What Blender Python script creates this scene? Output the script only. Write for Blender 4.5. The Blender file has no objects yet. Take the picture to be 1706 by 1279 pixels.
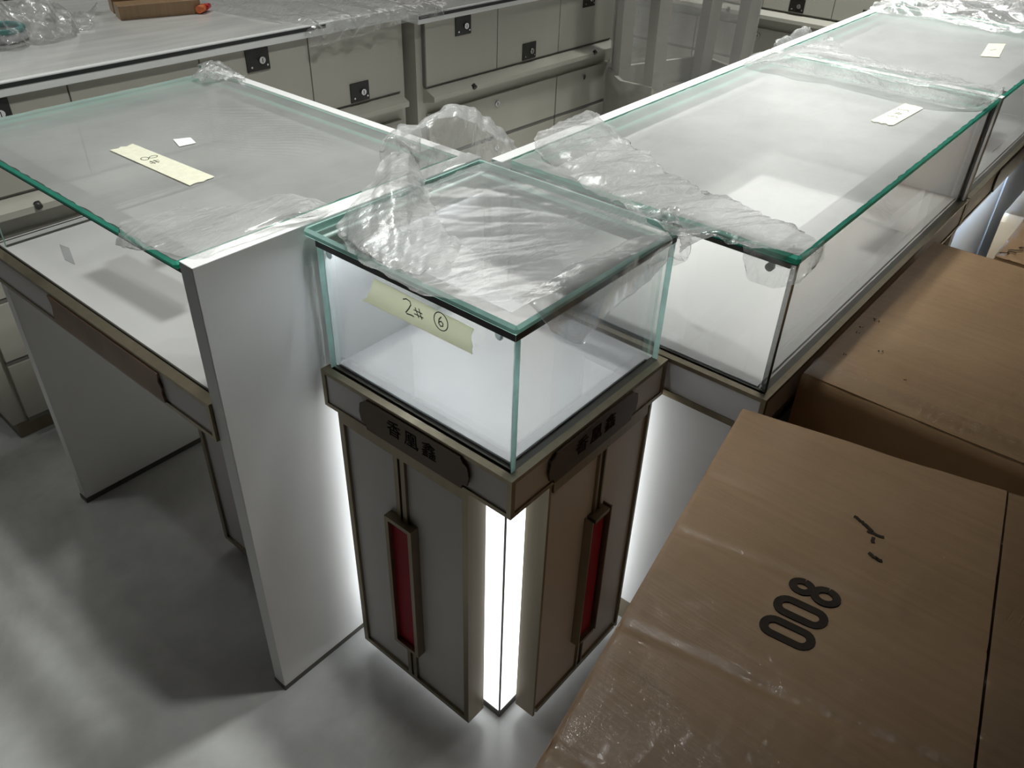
import bpy, bmesh, math, random
from mathutils import Vector, Matrix, noise
C = bpy.context.scene.collection
# ------------------------------------------------------------- camera
cam_d = bpy.data.cameras.new('camera'); cam = bpy.data.objects.new('camera', cam_d); C.objects.link(cam)
cam.location = (-0.6917, -0.5528, 1.5582)
cam.rotation_mode = 'XYZ'
cam.rotation_euler = (math.radians(54.2044), math.radians(-1.621), math.radians(-49.8867))
cam_d.sensor_fit = 'HORIZONTAL'; cam_d.sensor_width = 36.0
cam_d.lens = 1369.03 / 1706 * 36.0
cam_d.clip_start = 0.02; cam_d.clip_end = 60
bpy.context.scene.camera = cam
# ------------------------------------------------------------- world, exposure
S = bpy.context.scene
S.view_settings.view_transform = 'Standard'; S.view_settings.look = 'None'
S.view_settings.gamma = 1.0; S.view_settings.exposure = 0.0
S.view_settings.use_curve_mapping = False
try:
    S.cycles.transparent_max_bounces = 40; S.cycles.max_bounces = 10
    S.cycles.sample_clamp_indirect = 4.0; S.cycles.caustics_reflective = False; S.cycles.caustics_refractive = False
except Exception: pass
W = bpy.data.worlds.new('world'); S.world = W; W.use_nodes = True
W.node_tree.nodes['Background'].inputs[0].default_value = (0.85, 0.92, 1.0, 1)
W.node_tree.nodes['Background'].inputs[1].default_value = 0.035
# ceiling lamps: x, y, power W, lamp radius, aim point, cone degrees, kind
LAMPS = [(0.60, 0.30, 176, .08, (.50, .56, .8), 78, 'track spotlight above the corner pedestal'),
         (0.20, 0.13, 84, .045, (-.75, 1.1, .0), 62, 'track spotlight aimed at the open floor on the left'),
         (-0.60, 1.60, 20, .06, (-.55, 1.75, .0), 60, 'track spotlight above the far left floor'),
         (1.70, 0.55, 340, .10, (1.75, .35, .8), 66, 'added track spotlight brightening the long right case'),  # added lamp, put in to brighten the right-hand cases
         (3.10, 0.70, 260, .10, (3.2, .8, .8), 80, 'track spotlight above the farther right-hand cases'),
         (0.50, 2.60, 60, .10, (.7, 2.3, .8), 90, 'track spotlight above the back worktop'),
         (5.00, 2.20, 90, .10, (5.0, 2.0, .8), 100, 'track spotlight farthest down the showroom')]

# ------------------------------------------------------------- materials
def rgb(h):
    h = h.lstrip('#'); c = [int(h[i:i+2], 16) / 255 for i in (0, 2, 4)]
    return tuple(x / 12.92 if x <= .04045 else ((x + .055) / 1.055) ** 2.4 for x in c) + (1,)
def new_mat(name):
    m = bpy.data.materials.new(name); m.use_nodes = True; nt = m.node_tree
    return m, nt, nt.nodes['Principled BSDF']
def ramp(nt, stops, fac):
    r = nt.nodes.new('ShaderNodeValToRGB'); e = r.color_ramp.elements
    while len(e) < len(stops): e.new(0.5)
    for i, (p, c) in enumerate(stops): e[i].position = p; e[i].color = c
    nt.links.new(fac, r.inputs[0]); return r
def coords(nt, scale=(1, 1, 1), rot=(0, 0, 0)):
    t = nt.nodes.new('ShaderNodeTexCoord'); mp = nt.nodes.new('ShaderNodeMapping')
    mp.inputs['Scale'].default_value = scale; mp.inputs['Rotation'].default_value = rot
    nt.links.new(t.outputs['Object'], mp.inputs[0]); return mp.outputs[0]
def noise_tex(nt, vec, scale, detail=4, rough=.5, dist=0):
    n = nt.nodes.new('ShaderNodeTexNoise'); n.inputs['Scale'].default_value = scale
    n.inputs['Detail'].default_value = detail; n.inputs['Roughness'].default_value = rough
    n.inputs['Distortion'].default_value = dist; nt.links.new(vec, n.inputs['Vector']); return n.outputs['Fac']
def plain(name, col, rough=.5, metal=0.0, var=.06, scale=12, bump=0.0, spec=.5, aniso=None):
    m, nt, b = new_mat(name)
    v = coords(nt, aniso or (1, 1, 1)); f = noise_tex(nt, v, scale)
    c0 = tuple(x * (1 - var) for x in col[:3]) + (1,); c1 = tuple(min(1, x * (1 + var)) for x in col[:3]) + (1,)
    r = ramp(nt, [(.3, c0), (.7, c1)], f); nt.links.new(r.outputs[0], b.inputs['Base Color'])
    b.inputs['Roughness'].default_value = rough; b.inputs['Metallic'].default_value = metal
    b.inputs['Specular IOR Level'].default_value = spec
    if bump:
        bp = nt.nodes.new('ShaderNodeBump'); bp.inputs['Strength'].default_value = bump; bp.inputs['Distance'].default_value = .002
        nt.links.new(f, bp.inputs['Height']); nt.links.new(bp.outputs[0], b.inputs['Normal'])
    return m
M = {}
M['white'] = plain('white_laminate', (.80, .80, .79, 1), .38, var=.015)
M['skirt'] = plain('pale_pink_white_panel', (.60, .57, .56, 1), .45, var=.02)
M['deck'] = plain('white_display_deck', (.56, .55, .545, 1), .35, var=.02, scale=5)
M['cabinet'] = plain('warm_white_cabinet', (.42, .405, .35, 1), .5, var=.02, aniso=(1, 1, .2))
M['groove'] = plain('dark_groove', (.16, .155, .14, 1), .6)
M['brass'] = plain('brushed_champagne_metal', (.26, .22, .155, 1), .36, metal=.85, var=.08, scale=60, aniso=(1, 1, .05))
M['plate'] = plain('bronze_brand_plate', (.075, .055, .038, 1), .3, metal=.7, var=.05)
M['plate_light'] = plain('wood_toned_brand_plate', (.25, .15, .09, 1), .45, metal=.2, var=.25, scale=9)
M['letter'] = plain('dark_engraving', (.02, .012, .01, 1), .9, spec=.1)
M['red'] = plain('red_lacquer', (.34, .006, .02, 1), .5, var=.08, spec=.2)
M['profile'] = plain('grey_aluminium_profile', (.085, .08, .068, 1), .4, metal=.3, var=.08, scale=40)
M['seal'] = plain('black_seal', (.02, .02, .022, 1), .4)
M['chrome'] = plain('chrome', (.75, .75, .76, 1), .15, metal=1, var=.02)
M['black'] = plain('black_plastic', (.018, .017, .015, 1), .35)
M['tape'] = plain('cream_masking_tape', (.66, .64, .42, 1), .75, var=.06, scale=90, bump=.5)
M['tape_pale'] = plain('pale_masking_tape', (.68, .67, .53, 1), .75, var=.05, scale=90, bump=.5)
M['ink'] = plain('black_marker_ink', (.02, .02, .02, 1), .6)
M['paper'] = plain('white_paper', (.88, .88, .87, 1), .6, var=.02)
M['greytag'] = plain('grey_paper_tag', (.33, .33, .33, 1), .6, var=.04)
M['redcap'] = plain('red_plastic', (.65, .02, .03, 1), .35)
M['orange'] = plain('orange_plastic', (.8, .2, .06, 1), .35)
M['teal'] = plain('teal_plastic', (.03, .35, .34, 1), .35)
M['clearwhite'] = plain('milky_plastic', (.75, .74, .76, 1), .3)
M['wallpaint'] = plain('pale_wall_paint', (.30, .295, .28, 1), .8)
M['ceil'] = plain('ceiling_paint', (.30, .30, .29, 1), .9)
M['darkwood'] = plain('dark_board', (.075, .068, .055, 1), .5, var=.25, aniso=(1, 8, 1))
M['greige'] = plain('greige_board', (.36, .335, .285, 1), .55, var=.06, aniso=(1, 1, .3))
def emit(name, col, s):
    m, nt, b = new_mat(name); b.inputs['Base Color'].default_value = (.8, .8, .8, 1)
    b.inputs['Emission Color'].default_value = col; b.inputs['Emission Strength'].default_value = s; return m
M['glow'] = emit('backlit_acrylic', (.93, .98, 1, 1), 2.1)
M['lampface'] = emit('lamp_diffuser', (1, .98, .94, 1), 20)
M['caseled'] = emit('case_led', (.85, .93, 1, 1), 58)
M['caseled_warm'] = emit('case_led_warm', (1, .96, .92, 1), 32)
M['deskled'] = emit('desk_led', (1, .96, .92, 1), 10)
M['coolled'] = emit('cool_led_tape', (.45, .68, 1, 1), 80)

def glass_mat(name, tint, gl=1.0, haze=0.0):
    m, nt, b = new_mat(name); nt.nodes.remove(b); out = nt.nodes['Material Output']
    tr = nt.nodes.new('ShaderNodeBsdfTransparent'); tr.inputs[0].default_value = tint
    g = nt.nodes.new('ShaderNodeBsdfGlossy'); g.inputs['Roughness'].default_value = .02
    fr = nt.nodes.new('ShaderNodeFresnel'); fr.inputs[0].default_value = 1.45
    mu = nt.nodes.new('ShaderNodeMath'); mu.operation = 'MULTIPLY'; mu.inputs[1].default_value = gl
    mx = nt.nodes.new('ShaderNodeMixShader')
    nt.links.new(fr.outputs[0], mu.inputs[0]); nt.links.new(mu.outputs[0], mx.inputs[0])
    nt.links.new(tr.outputs[0], mx.inputs[1]); nt.links.new(g.outputs[0], mx.inputs[2]); nt.links.new(mx.outputs[0], out.inputs[0]); return m
M['glass'] = glass_mat('clear_glass', (.990, .997, .994, 1), .55)
def edge_mat(name, col):
    m, nt, b = new_mat(name)
    v = coords(nt, (1, 1, 1)); f = noise_tex(nt, v, 30)
    r = ramp(nt, [(.3, tuple(x * .8 for x in col[:3]) + (1,)), (.7, col)], f)
    tl = nt.nodes.new('ShaderNodeBsdfTranslucent'); mx = nt.nodes.new('ShaderNodeMixShader'); mx.inputs[0].default_value = .65
    nt.links.new(r.outputs[0], b.inputs['Base Color']); nt.links.new(r.outputs[0], tl.inputs[0])
    b.inputs['Roughness'].default_value = .12
    nt.links.new(b.outputs[0], mx.inputs[1]); nt.links.new(tl.outputs[0], mx.inputs[2]); nt.links.new(mx.outputs[0], nt.nodes['Material Output'].inputs[0]); return m
M['edge'] = edge_mat('green_glass_edge', (.66, 1.0, .92, 1))
M['edge_case'] = edge_mat('vivid_green_glass_edge', (.16, .80, .60, 1))
M['edge_dark'] = plain('dark_green_glass_edge', (.008, .035, .028, 1), .12)

def tape_mat(name, col, tlc):
    m = plain(name, col, .75, var=.05, scale=90, bump=.5); nt = m.node_tree; b = nt.nodes['Principled BSDF']
    tl = nt.nodes.new('ShaderNodeBsdfTranslucent'); tl.inputs[0].default_value = col; mx = nt.nodes.new('ShaderNodeMixShader'); mx.inputs[0].default_value = tlc
    nt.links.new(b.outputs[0], mx.inputs[1]); nt.links.new(tl.outputs[0], mx.inputs[2]); nt.links.new(mx.outputs[0], nt.nodes['Material Output'].inputs[0]); return m
M['tape'] = tape_mat('cream_masking_tape', (.97, .96, .80, 1), .8)
M['stud'] = tape_mat('clear_stud', (.92, .95, .94, 1), .6)
def film_mat(name, haze, gloss, rough, bscale, bstr, stretch=(1, 1, 1), rot=0.0, edgehaze=.5):
    m, nt, b = new_mat(name); nt.nodes.remove(b); out = nt.nodes['Material Output']; L = nt.links
    v = coords(nt, stretch, (0, 0, rot))
    n1 = noise_tex(nt, v, bscale, 6, .6, 1.2)
    # creases: narrow ridges of a warped noise
    mr = nt.nodes.new('ShaderNodeMapRange'); mr.inputs[1].default_value = .44; mr.inputs[2].default_value = .5
    ab = nt.nodes.new('ShaderNodeMath'); ab.operation = 'PINGPONG'; ab.inputs[1].default_value = .5; L.new(n1, ab.inputs[0]); L.new(ab.outputs[0], mr.inputs[0])
    bp = nt.nodes.new('ShaderNodeBump'); bp.inputs['Strength'].default_value = bstr; bp.inputs['Distance'].default_value = .01; L.new(n1, bp.inputs['Height'])
    n2 = noise_tex(nt, coords(nt), 5, 3)
    tr = nt.nodes.new('ShaderNodeBsdfTransparent'); tr.inputs[0].default_value = (.98, .98, .975, 1)
    df = nt.nodes.new('ShaderNodeBsdfDiffuse'); df.inputs[0].default_value = (.93, .93, .92, 1); L.new(bp.outputs[0], df.inputs['Normal'])
    tl = nt.nodes.new('ShaderNodeBsdfTranslucent'); tl.inputs[0].default_value = (.93, .93, .92, 1)
    dm = nt.nodes.new('ShaderNodeMixShader'); dm.inputs[0].default_value = .4; L.new(df.outputs[0], dm.inputs[1]); L.new(tl.outputs[0], dm.inputs[2])
    hz = nt.nodes.new('ShaderNodeMapRange'); hz.inputs[1].default_value = .35; hz.inputs[2].default_value = .7; hz.inputs[3].default_value = haze * .85; hz.inputs[4].default_value = haze * 1.15; L.new(n2, hz.inputs[0])
    cr = nt.nodes.new('ShaderNodeMath'); cr.operation = 'MULTIPLY_ADD'; cr.inputs[1].default_value = edgehaze * .12; L.new(mr.outputs[0], cr.inputs[0]); L.new(hz.outputs[0], cr.inputs[2])
    lw = nt.nodes.new('ShaderNodeLayerWeight'); lw.inputs[0].default_value = .25
    fa = nt.nodes.new('ShaderNodeMath'); fa.operation = 'MULTIPLY_ADD'; fa.inputs[1].default_value = edgehaze; fa.use_clamp = True
    L.new(lw.outputs['Facing'], fa.inputs[0]); L.new(cr.outputs[0], fa.inputs[2])
    m1 = nt.nodes.new('ShaderNodeMixShader'); L.new(fa.outputs[0], m1.inputs[0]); L.new(tr.outputs[0], m1.inputs[1]); L.new(dm.outputs[0], m1.inputs[2])
    gl = nt.nodes.new('ShaderNodeBsdfGlossy'); gl.inputs['Roughness'].default_value = rough; L.new(bp.outputs[0], gl.inputs['Normal'])
    fr = nt.nodes.new('ShaderNodeFresnel'); fr.inputs[0].default_value = 1.5; L.new(bp.outputs[0], fr.inputs['Normal'])
    fm = nt.nodes.new('ShaderNodeMath'); fm.operation = 'MULTIPLY'; fm.inputs[1].default_value = gloss; fm.use_clamp = True; L.new(fr.outputs[0], fm.inputs[0])
    m2 = nt.nodes.new('ShaderNodeMixShader'); mn = nt.nodes.new('ShaderNodeMath'); mn.operation = 'MINIMUM'; mn.inputs[1].default_value = .42; L.new(fm.outputs[0], mn.inputs[0]); L.new(mn.outputs[0], m2.inputs[0]); L.new(m1.outputs[0], m2.inputs[1]); L.new(gl.outputs[0], m2.inputs[2])
    L.new(m2.outputs[0], out.inputs[0]); return m
M['film'] = film_mat('crinkled_clear_film', .15, 1.7, .13, 14, .3, stretch=(1, 3, 1), rot=.6, edgehaze=.5)
M['film_white'] = film_mat('bunched_milky_film', .17, 1.7, .2, 18, .35, stretch=(1, 3, 1), rot=1.9, edgehaze=.5)
M['film_taut'] = film_mat('taut_clear_film', .21, 1.3, .16, 6, .05, stretch=(1.2, 9, 1), rot=.9, edgehaze=.2)
M['film_desk'] = film_mat('protective_film_on_grey_glass', .32, .8, .3, 3, .0, stretch=(1, 3, 1), rot=-.5, edgehaze=.12)
M['film_case'] = film_mat('protective_film_on_glass', .37, .8, .3, 3, .0, stretch=(1, 3, 1), rot=.6, edgehaze=.12)
M['film_wrap'] = film_mat('thick_wrapping_film', .12, 1.2, .25, 6, .4, stretch=(1, 1, 4), edgehaze=.3)
M['worktop'] = plain('grey_glass_worktop', (.64, .635, .61, 1), .16, var=.12, scale=4, aniso=(1, 5, 1))

def floor_mat():
    m, nt, b = new_mat('polished_grey_marble_tile'); L = nt.links
    v = coords(nt); n1 = noise_tex(nt, v, 1.6, 7, .55, 1.5); n2 = noise_tex(nt, v, 9, 6, .6)
    r = ramp(nt, [(.25, (.36, .355, .345, 1)), (.5, (.50, .50, .49, 1)), (.62, (.56, .56, .55, 1)), (.8, (.44, .43, .42, 1))], n1)
    mx = nt.nodes.new('ShaderNodeMix'); mx.data_type = 'RGBA'; mx.blend_type = 'MULTIPLY'; mx.inputs[0].default_value = .7
    r2 = ramp(nt, [(.3, (.75, .75, .74, 1)), (.7, (1, 1, 1, 1))], n2); L.new(r.outputs[0], mx.inputs[6]); L.new(r2.outputs[0], mx.inputs[7])
    L.new(mx.outputs[2], b.inputs['Base Color'])
    rr = nt.nodes.new('ShaderNodeMapRange'); rr.inputs[3].default_value = .12; rr.inputs[4].default_value = .3; L.new(n2, rr.inputs[0]); L.new(rr.outputs[0], b.inputs['Roughness'])
    return m
M['floor'] = floor_mat()
def card_mat(name, c0, c1, streak=1.0):
    m, nt, b = new_mat(name); L = nt.links
    n1 = noise_tex(nt, coords(nt, (1, 1, 1)), 2.2, 4, .55); n2 = noise_tex(nt, coords(nt, (60, 3, 3)), 2.0, 4, .6)
    r = ramp(nt, [(.3, c0), (.7, c1)], n1); r2 = ramp(nt, [(.3, (.86, .85, .84, 1)), (.7, (1, 1, 1, 1))], n2)
    mx = nt.nodes.new('ShaderNodeMix'); mx.data_type = 'RGBA'; mx.blend_type = 'MULTIPLY'; mx.inputs[0].default_value = streak
    L.new(r.outputs[0], mx.inputs[6]); L.new(r2.outputs[0], mx.inputs[7]); L.new(mx.outputs[2], b.inputs['Base Color'])
    b.inputs['Roughness'].default_value = .5
    bp = nt.nodes.new('ShaderNodeBump'); bp.inputs['Strength'].default_value = .25; bp.inputs['Distance'].default_value = .002; L.new(n2, bp.inputs['Height']); L.new(bp.outputs[0], b.inputs['Normal'])
    b.inputs['Coat Weight'].default_value = .5; b.inputs['Coat Roughness'].default_value = .12
    n3 = noise_tex(nt, coords(nt, (1, 2.5, 1), (0, 0, .4)), 16, 5, .65, 1.5); b3 = nt.nodes.new('ShaderNodeBump'); b3.inputs['Strength'].default_value = .6; b3.inputs['Distance'].default_value = .006
    L.new(n3, b3.inputs['Height']); L.new(b3.outputs[0], b.inputs['Coat Normal'])
    return m
M['card'] = card_mat('brown_corrugated_cardboard', (.33, .20, .10, 1), (.45, .29, .16, 1))
M['card_in'] = plain('cardboard_core', (.14, .08, .045, 1), .8)
M['print'] = plain('dark_print_ink', (.022, .017, .013, 1), .8, var=.2, scale=60, spec=.08)

# ------------------------------------------------------------- mesh helpers
class MB:
    def __init__(self): self.bm = bmesh.new(); self.mats = []
    def mi(self, m):
        if m not in self.mats: self.mats.append(m)
        return self.mats.index(m)
    def box(self, x0, x1, y0, y1, z0, z1, m, bev=0.0, faces=None, chamfer=None):
        """faces: dict of face key (-x,+x,-y,+y,-z,+z) to material"""
        b = bmesh.new(); v = [b.verts.new((x, y, z)) for z in (z0, z1) for y in (y0, y1) for x in (x0, x1)]
        F = {'-z': (0, 2, 3, 1), '+z': (4, 5, 7, 6), '-y': (0, 1, 5, 4), '+y': (2, 6, 7, 3), '-x': (0, 4, 6, 2), '+x': (1, 3, 7, 5)}
        for k, ix in F.items():
            f = b.faces.new([v[i] for i in ix]); f.material_index = self.mi((faces or {}).get(k, m))
        if bev: bmesh.ops.bevel(b, geom=b.edges[:], offset=bev, segments=1 if chamfer else 2, affect='EDGES', profile=.5)
        if chamfer:
            for f in b.faces: f.material_index = self.mi(m if abs(f.normal.z) > .9 else chamfer)
        self._merge(b); return self
    def _merge(self, b):
        t = bpy.data.meshes.new('t'); b.to_mesh(t); b.free(); self.bm.from_mesh(t); bpy.data.meshes.remove(t)
    def cyl(self, p0, p1, r0, m, r1=None, seg=20, caps=True):
        p0, p1 = Vector(p0), Vector(p1); d = p1 - p0
        b = bmesh.new(); bmesh.ops.create_cone(b, cap_ends=caps, segments=seg, radius1=r0, radius2=r0 if r1 is None else r1, depth=d.length)
        q = d.to_track_quat('Z', 'Y').to_matrix().to_4x4(); q.translation = (p0 + p1) / 2
        bmesh.ops.transform(b, matrix=q, verts=b.verts)
        for f in b.faces: f.material_index = self.mi(m); f.smooth = len(f.verts) == 4
        self._merge(b); return self
    def torus(self, c, R_, r_, m, axis='Z', seg=32, s2=10, sc=(1, 1, 1)):
        b = bmesh.new(); g = []
        for i in range(seg):
            a = 2 * math.pi * i / seg; row = []
            for j in range(s2):
                t = 2 * math.pi * j / s2
                row.append(b.verts.new(((R_ + r_ * math.cos(t)) * math.cos(a), (R_ + r_ * math.cos(t)) * math.sin(a), r_ * math.sin(t) * sc[2])))
            g.append(row)
        for i in range(seg):
            for j in range(s2):
                f = b.faces.new((g[i][j], g[(i+1) % seg][j], g[(i+1) % seg][(j+1) % s2], g[i][(j+1) % s2])); f.smooth = True; f.material_index = self.mi(m)
        mt = {'Z': Matrix.Identity(4), 'X': Matrix.Rotation(math.pi/2, 4, 'Y'), 'Y': Matrix.Rotation(math.pi/2, 4, 'X')}[axis]
        bmesh.ops.transform(b, matrix=Matrix.Translation(c) @ mt, verts=b.verts); self._merge(b); return self
    def prism(self, pts, h0, h1, m, fmap=None):
        """polygon pts (a,b) extruded from h0 to h1; fmap maps (a,b,h) to xyz"""
        fmap = fmap or (lambda a, b_, h: (a, b_, h)); b = bmesh.new()
        lo = [b.verts.new(fmap(a, c, h0)) for a, c in pts]; hi = [b.verts.new(fmap(a, c, h1)) for a, c in pts]
        k = self.mi(m); n = len(pts)
        b.faces.new(lo[::-1]).material_index = k; b.faces.new(hi).material_index = k
        for i in range(n): b.faces.new((lo[i], lo[(i+1) % n], hi[(i+1) % n], hi[i])).material_index = k
        bmesh.ops.recalc_face_normals(b, faces=b.faces); self._merge(b); return self
    def ribbon(self, pts, w, fmap, m, t=.0006, closed=False):
        """flat pen stroke along 2D pts"""
        n = len(pts); L = []; R_ = []
        for i in range(n):
            if closed: a, b_ = pts[(i-1) % n], pts[(i+1) % n]
            else: a, b_ = pts[max(0, i-1)], pts[min(n-1, i+1)]
            d = Vector((b_[0]-a[0], b_[1]-a[1])); d = d.normalized() if d.length > 0 else Vector((1, 0)); nn = Vector((-d.y, d.x)) * w / 2
            L.append((pts[i][0]+nn.x, pts[i][1]+nn.y)); R_.append((pts[i][0]-nn.x, pts[i][1]-nn.y))
        b = bmesh.new(); k = self.mi(m)
        vs = [[b.verts.new(fmap(*p, h)) for p in S_] for S_, h in ((L, 0), (R_, 0), (L, t), (R_, t))]
        for i in range(n if closed else n-1):
            j = (i+1) % n
            for q in ((vs[2][i], vs[2][j], vs[3][j], vs[3][i]), (vs[0][i], vs[1][i], vs[1][j], vs[0][j]),
                      (vs[0][i], vs[0][j], vs[2][j], vs[2][i]), (vs[1][i], vs[3][i], vs[3][j], vs[1][j])):
                b.faces.new(q).material_index = k
        self._merge(b); return self
    def build(self, name, parent=None, offset=None):
        me = bpy.data.meshes.new(name)
        bmesh.ops.recalc_face_normals(self.bm, faces=self.bm.faces)
        if offset: bmesh.ops.translate(self.bm, verts=self.bm.verts, vec=-Vector(offset))
        self.bm.to_mesh(me); self.bm.free()
        for m in self.mats: me.materials.append(M[m])
        o = bpy.data.objects.new(name, me); C.objects.link(o)
        if offset and not parent: o.location = offset
        if parent: o.parent = parent
        return o
def tag(o, label, cat, group=None, kind=None):
    if label: o['label'] = label
    if cat: o['category'] = cat
    if group: o['group'] = group
    if kind: o['kind'] = kind
    return o
def thing(name, label, cat, loc=(0, 0, 0), rz=0.0, group=None):
    o = bpy.data.objects.new(name, None); C.objects.link(o); o.location = loc; o.rotation_euler = (0, 0, rz)
    o.empty_display_size = .1; return tag(o, label, cat, group)
def under(o, root):      # child built in world coordinates
    o.parent = root; o.matrix_parent_inverse = (Matrix.Translation(root.location) @ Matrix.Rotation(root.rotation_euler.z, 4, 'Z')).inverted(); return o
def struct(o): o['kind'] = 'structure'; return o
def copy_tree(o, parent=None):
    c = o.copy(); C.objects.link(c)
    if parent: c.parent = parent
    for ch in list(o.children): copy_tree(ch, c)
    return c
def Bx(name, root, *a, **k): return under(MB().box(*a, **k).build(name), root)
# ------------------------------------------------------------- the room
struct(MB().box(-6, 12, -6, 9, -.1, 0, 'floor').build('floor'))
struct(MB().box(-6, 12, -6, 9, 3.1, 3.2, 'ceil').build('ceiling'))
struct(MB().box(-6.1, -6, -6, 9, 0, 3.1, 'wallpaint').build('wall_left'))
struct(MB().box(12, 12.1, -6, 9, 0, 3.1, 'wallpaint').build('wall_right'))
struct(MB().box(-6, 12, 9, 9.1, 0, 3.1, 'wallpaint').build('wall_back'))
struct(MB().box(-6, 12, -6.1, -6, 0, 3.1, 'wallpaint').build('wall_front'))
for (x, y, pw, rad, aim, cone, lab) in LAMPS:
    t = thing('track_spotlight', lab, 'spotlight', (x, y, 3.1))
    d = (Vector(aim) - Vector((x, y, 3.0))).normalized()
    MB().cyl((0, 0, 0), (0, 0, -.05), .02, 'white').cyl(Vector((0, 0, -.09))-d*.11, Vector((0, 0, -.09))+d*.02, .065, 'white').build('lamp_housing', t)
    MB().cyl(Vector((0, 0, -.09))+d*.021, Vector((0, 0, -.09))+d*.023, .058, 'clearwhite').build('lens', t)
    ld = bpy.data.lights.new('spot', 'SPOT'); ld.energy = pw; ld.shadow_soft_size = rad; ld.spot_size = math.radians(cone); ld.spot_blend = 1.0; ld.color = (.975, 1.0, .965)
    lo = bpy.data.objects.new('spot', ld); C.objects.link(lo); lo.parent = t; lo.location = Vector((0, 0, -.09))+d*.06; lo.rotation_euler = d.to_track_quat('-Z', 'Y').to_euler()
# broad luminous ceiling panels, dimmer
for (x, y, pw, lab) in ((2.6, 2.6, 14, 'square luminous ceiling panel over the aisle'), (-1.4, 3.0, 7, 'square luminous ceiling panel at the left of the room'), (5.5, 1.6, 20, 'square luminous ceiling panel far down the room')):
    t = thing('ceiling_panel', lab, 'ceiling light', (x, y, 3.1))
    MB().box(-.62, .62, -.62, .62, -.012, 0, 'white').build('panel_frame', t)
    ld = bpy.data.lights.new('panel', 'AREA'); ld.shape = 'SQUARE'; ld.size = 1.15; ld.energy = pw; ld.color = (1.0, .985, .96)
    lo = bpy.data.objects.new('panel', ld); C.objects.link(lo); lo.parent = t; lo.location = (0, 0, -.02)

# ------------------------------------------------------------- shared case pieces
H1, H2 = .743, .666                                  # top and bottom of the skirt
G = .011                                             # glass thickness
def pane(name, root, x0, x1, y0, y1, z0, z1, edge='edge'):
    d = {'x': x1-x0, 'y': y1-y0, 'z': z1-z0}; thin = min(d, key=d.get)
    f = {s+a: ('glass' if a == thin else edge) for a in 'xyz' for s in '+-'}
    if thin != 'z': f['-z'] = 'profile'
    if thin == 'z': return Bx(name, root, x0, x1, y0, y1, z0, z1, 'glass', .0045, None, edge)
    return Bx(name, root, x0, x1, y0, y1, z0, z1, 'glass', 0, f)
def skirt(root, x0, x1, y0, y1, sides, gap=.008):
    """white band with metal rails; sides: subset of -x,+x,-y,+y that face outward"""
    r = .008
    Bx('skirt', root, x0+.003, x1-.003, y0+.003, y1-.003, H2+.002, H1-.004, 'skirt')
    m = MB()
    if '-x' in sides:
        m.box(x0, x0+.02, y0, y1, H1-.008, H1, 'brass'); m.box(x0, x0+.02, y0, y1, H2, H2+.008, 'brass')
        m.box(x0, x0+.008, y0, y0+.009, H2+.008, H1-.008, 'brass'); m.box(x0, x0+.008, y1-.009, y1, H2+.008, H1-.008, 'brass')
    if '-y' in sides:
        m.box(x0+.02, x1, y0, y0+.02, H1-.0081, H1-.0001, 'brass'); m.box(x0+.02, x1, y0, y0+.02, H2+.0001, H2+.0081, 'brass')
        m.box(x0+.008, x0+.0095, y0+.0002, y0+.008, H2+.008, H1-.008, 'brass'); m.box(x1-.009, x1, y0, y0+.008, H2+.008, H1-.008, 'brass')
    under(m.build('skirt_rail'), root)

BP = [(-.13, .000), (-.122, .018), (-.127, .034), (-.112, .036), (-.105, .038)]
def plate_outline(hw, hh):
    """long plate with notched and rounded ends"""
    e = [(hw-.018, hh), (hw-.012, hh-.008), (hw-.003, hh-.012), (hw, 0), (hw-.004, -hh+.012), (hw-.014, -hh+.009), (hw-.016, -hh)]
    return e + [(-x, y) for x, y in e[::-1]]
def lettering(name, text, size, fmap_rot, loc, parent, m='letter'):
    cu = bpy.data.curves.new(name, 'FONT'); cu.body = text; cu.size = size; cu.extrude = .0004; cu.align_x = 'CENTER'; cu.align_y = 'CENTER'
    cu.space_character = 1.35
    o = bpy.data.objects.new(name, cu); C.objects.link(o); o.data.materials.append(M[m]); o.rotation_euler = fmap_rot; o.location = loc; bpy.context.view_layer.update()
    me = bpy.data.meshes.new_from_object(o.evaluated_get(bpy.context.evaluated_depsgraph_get())); k = bpy.data.objects.new(name, me); C.objects.link(k)
    k.rotation_euler = fmap_rot; k.location = loc; k.parent = parent; bpy.data.objects.remove(o)
    if not me.materials: me.materials.append(M[m])
    return k

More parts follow.
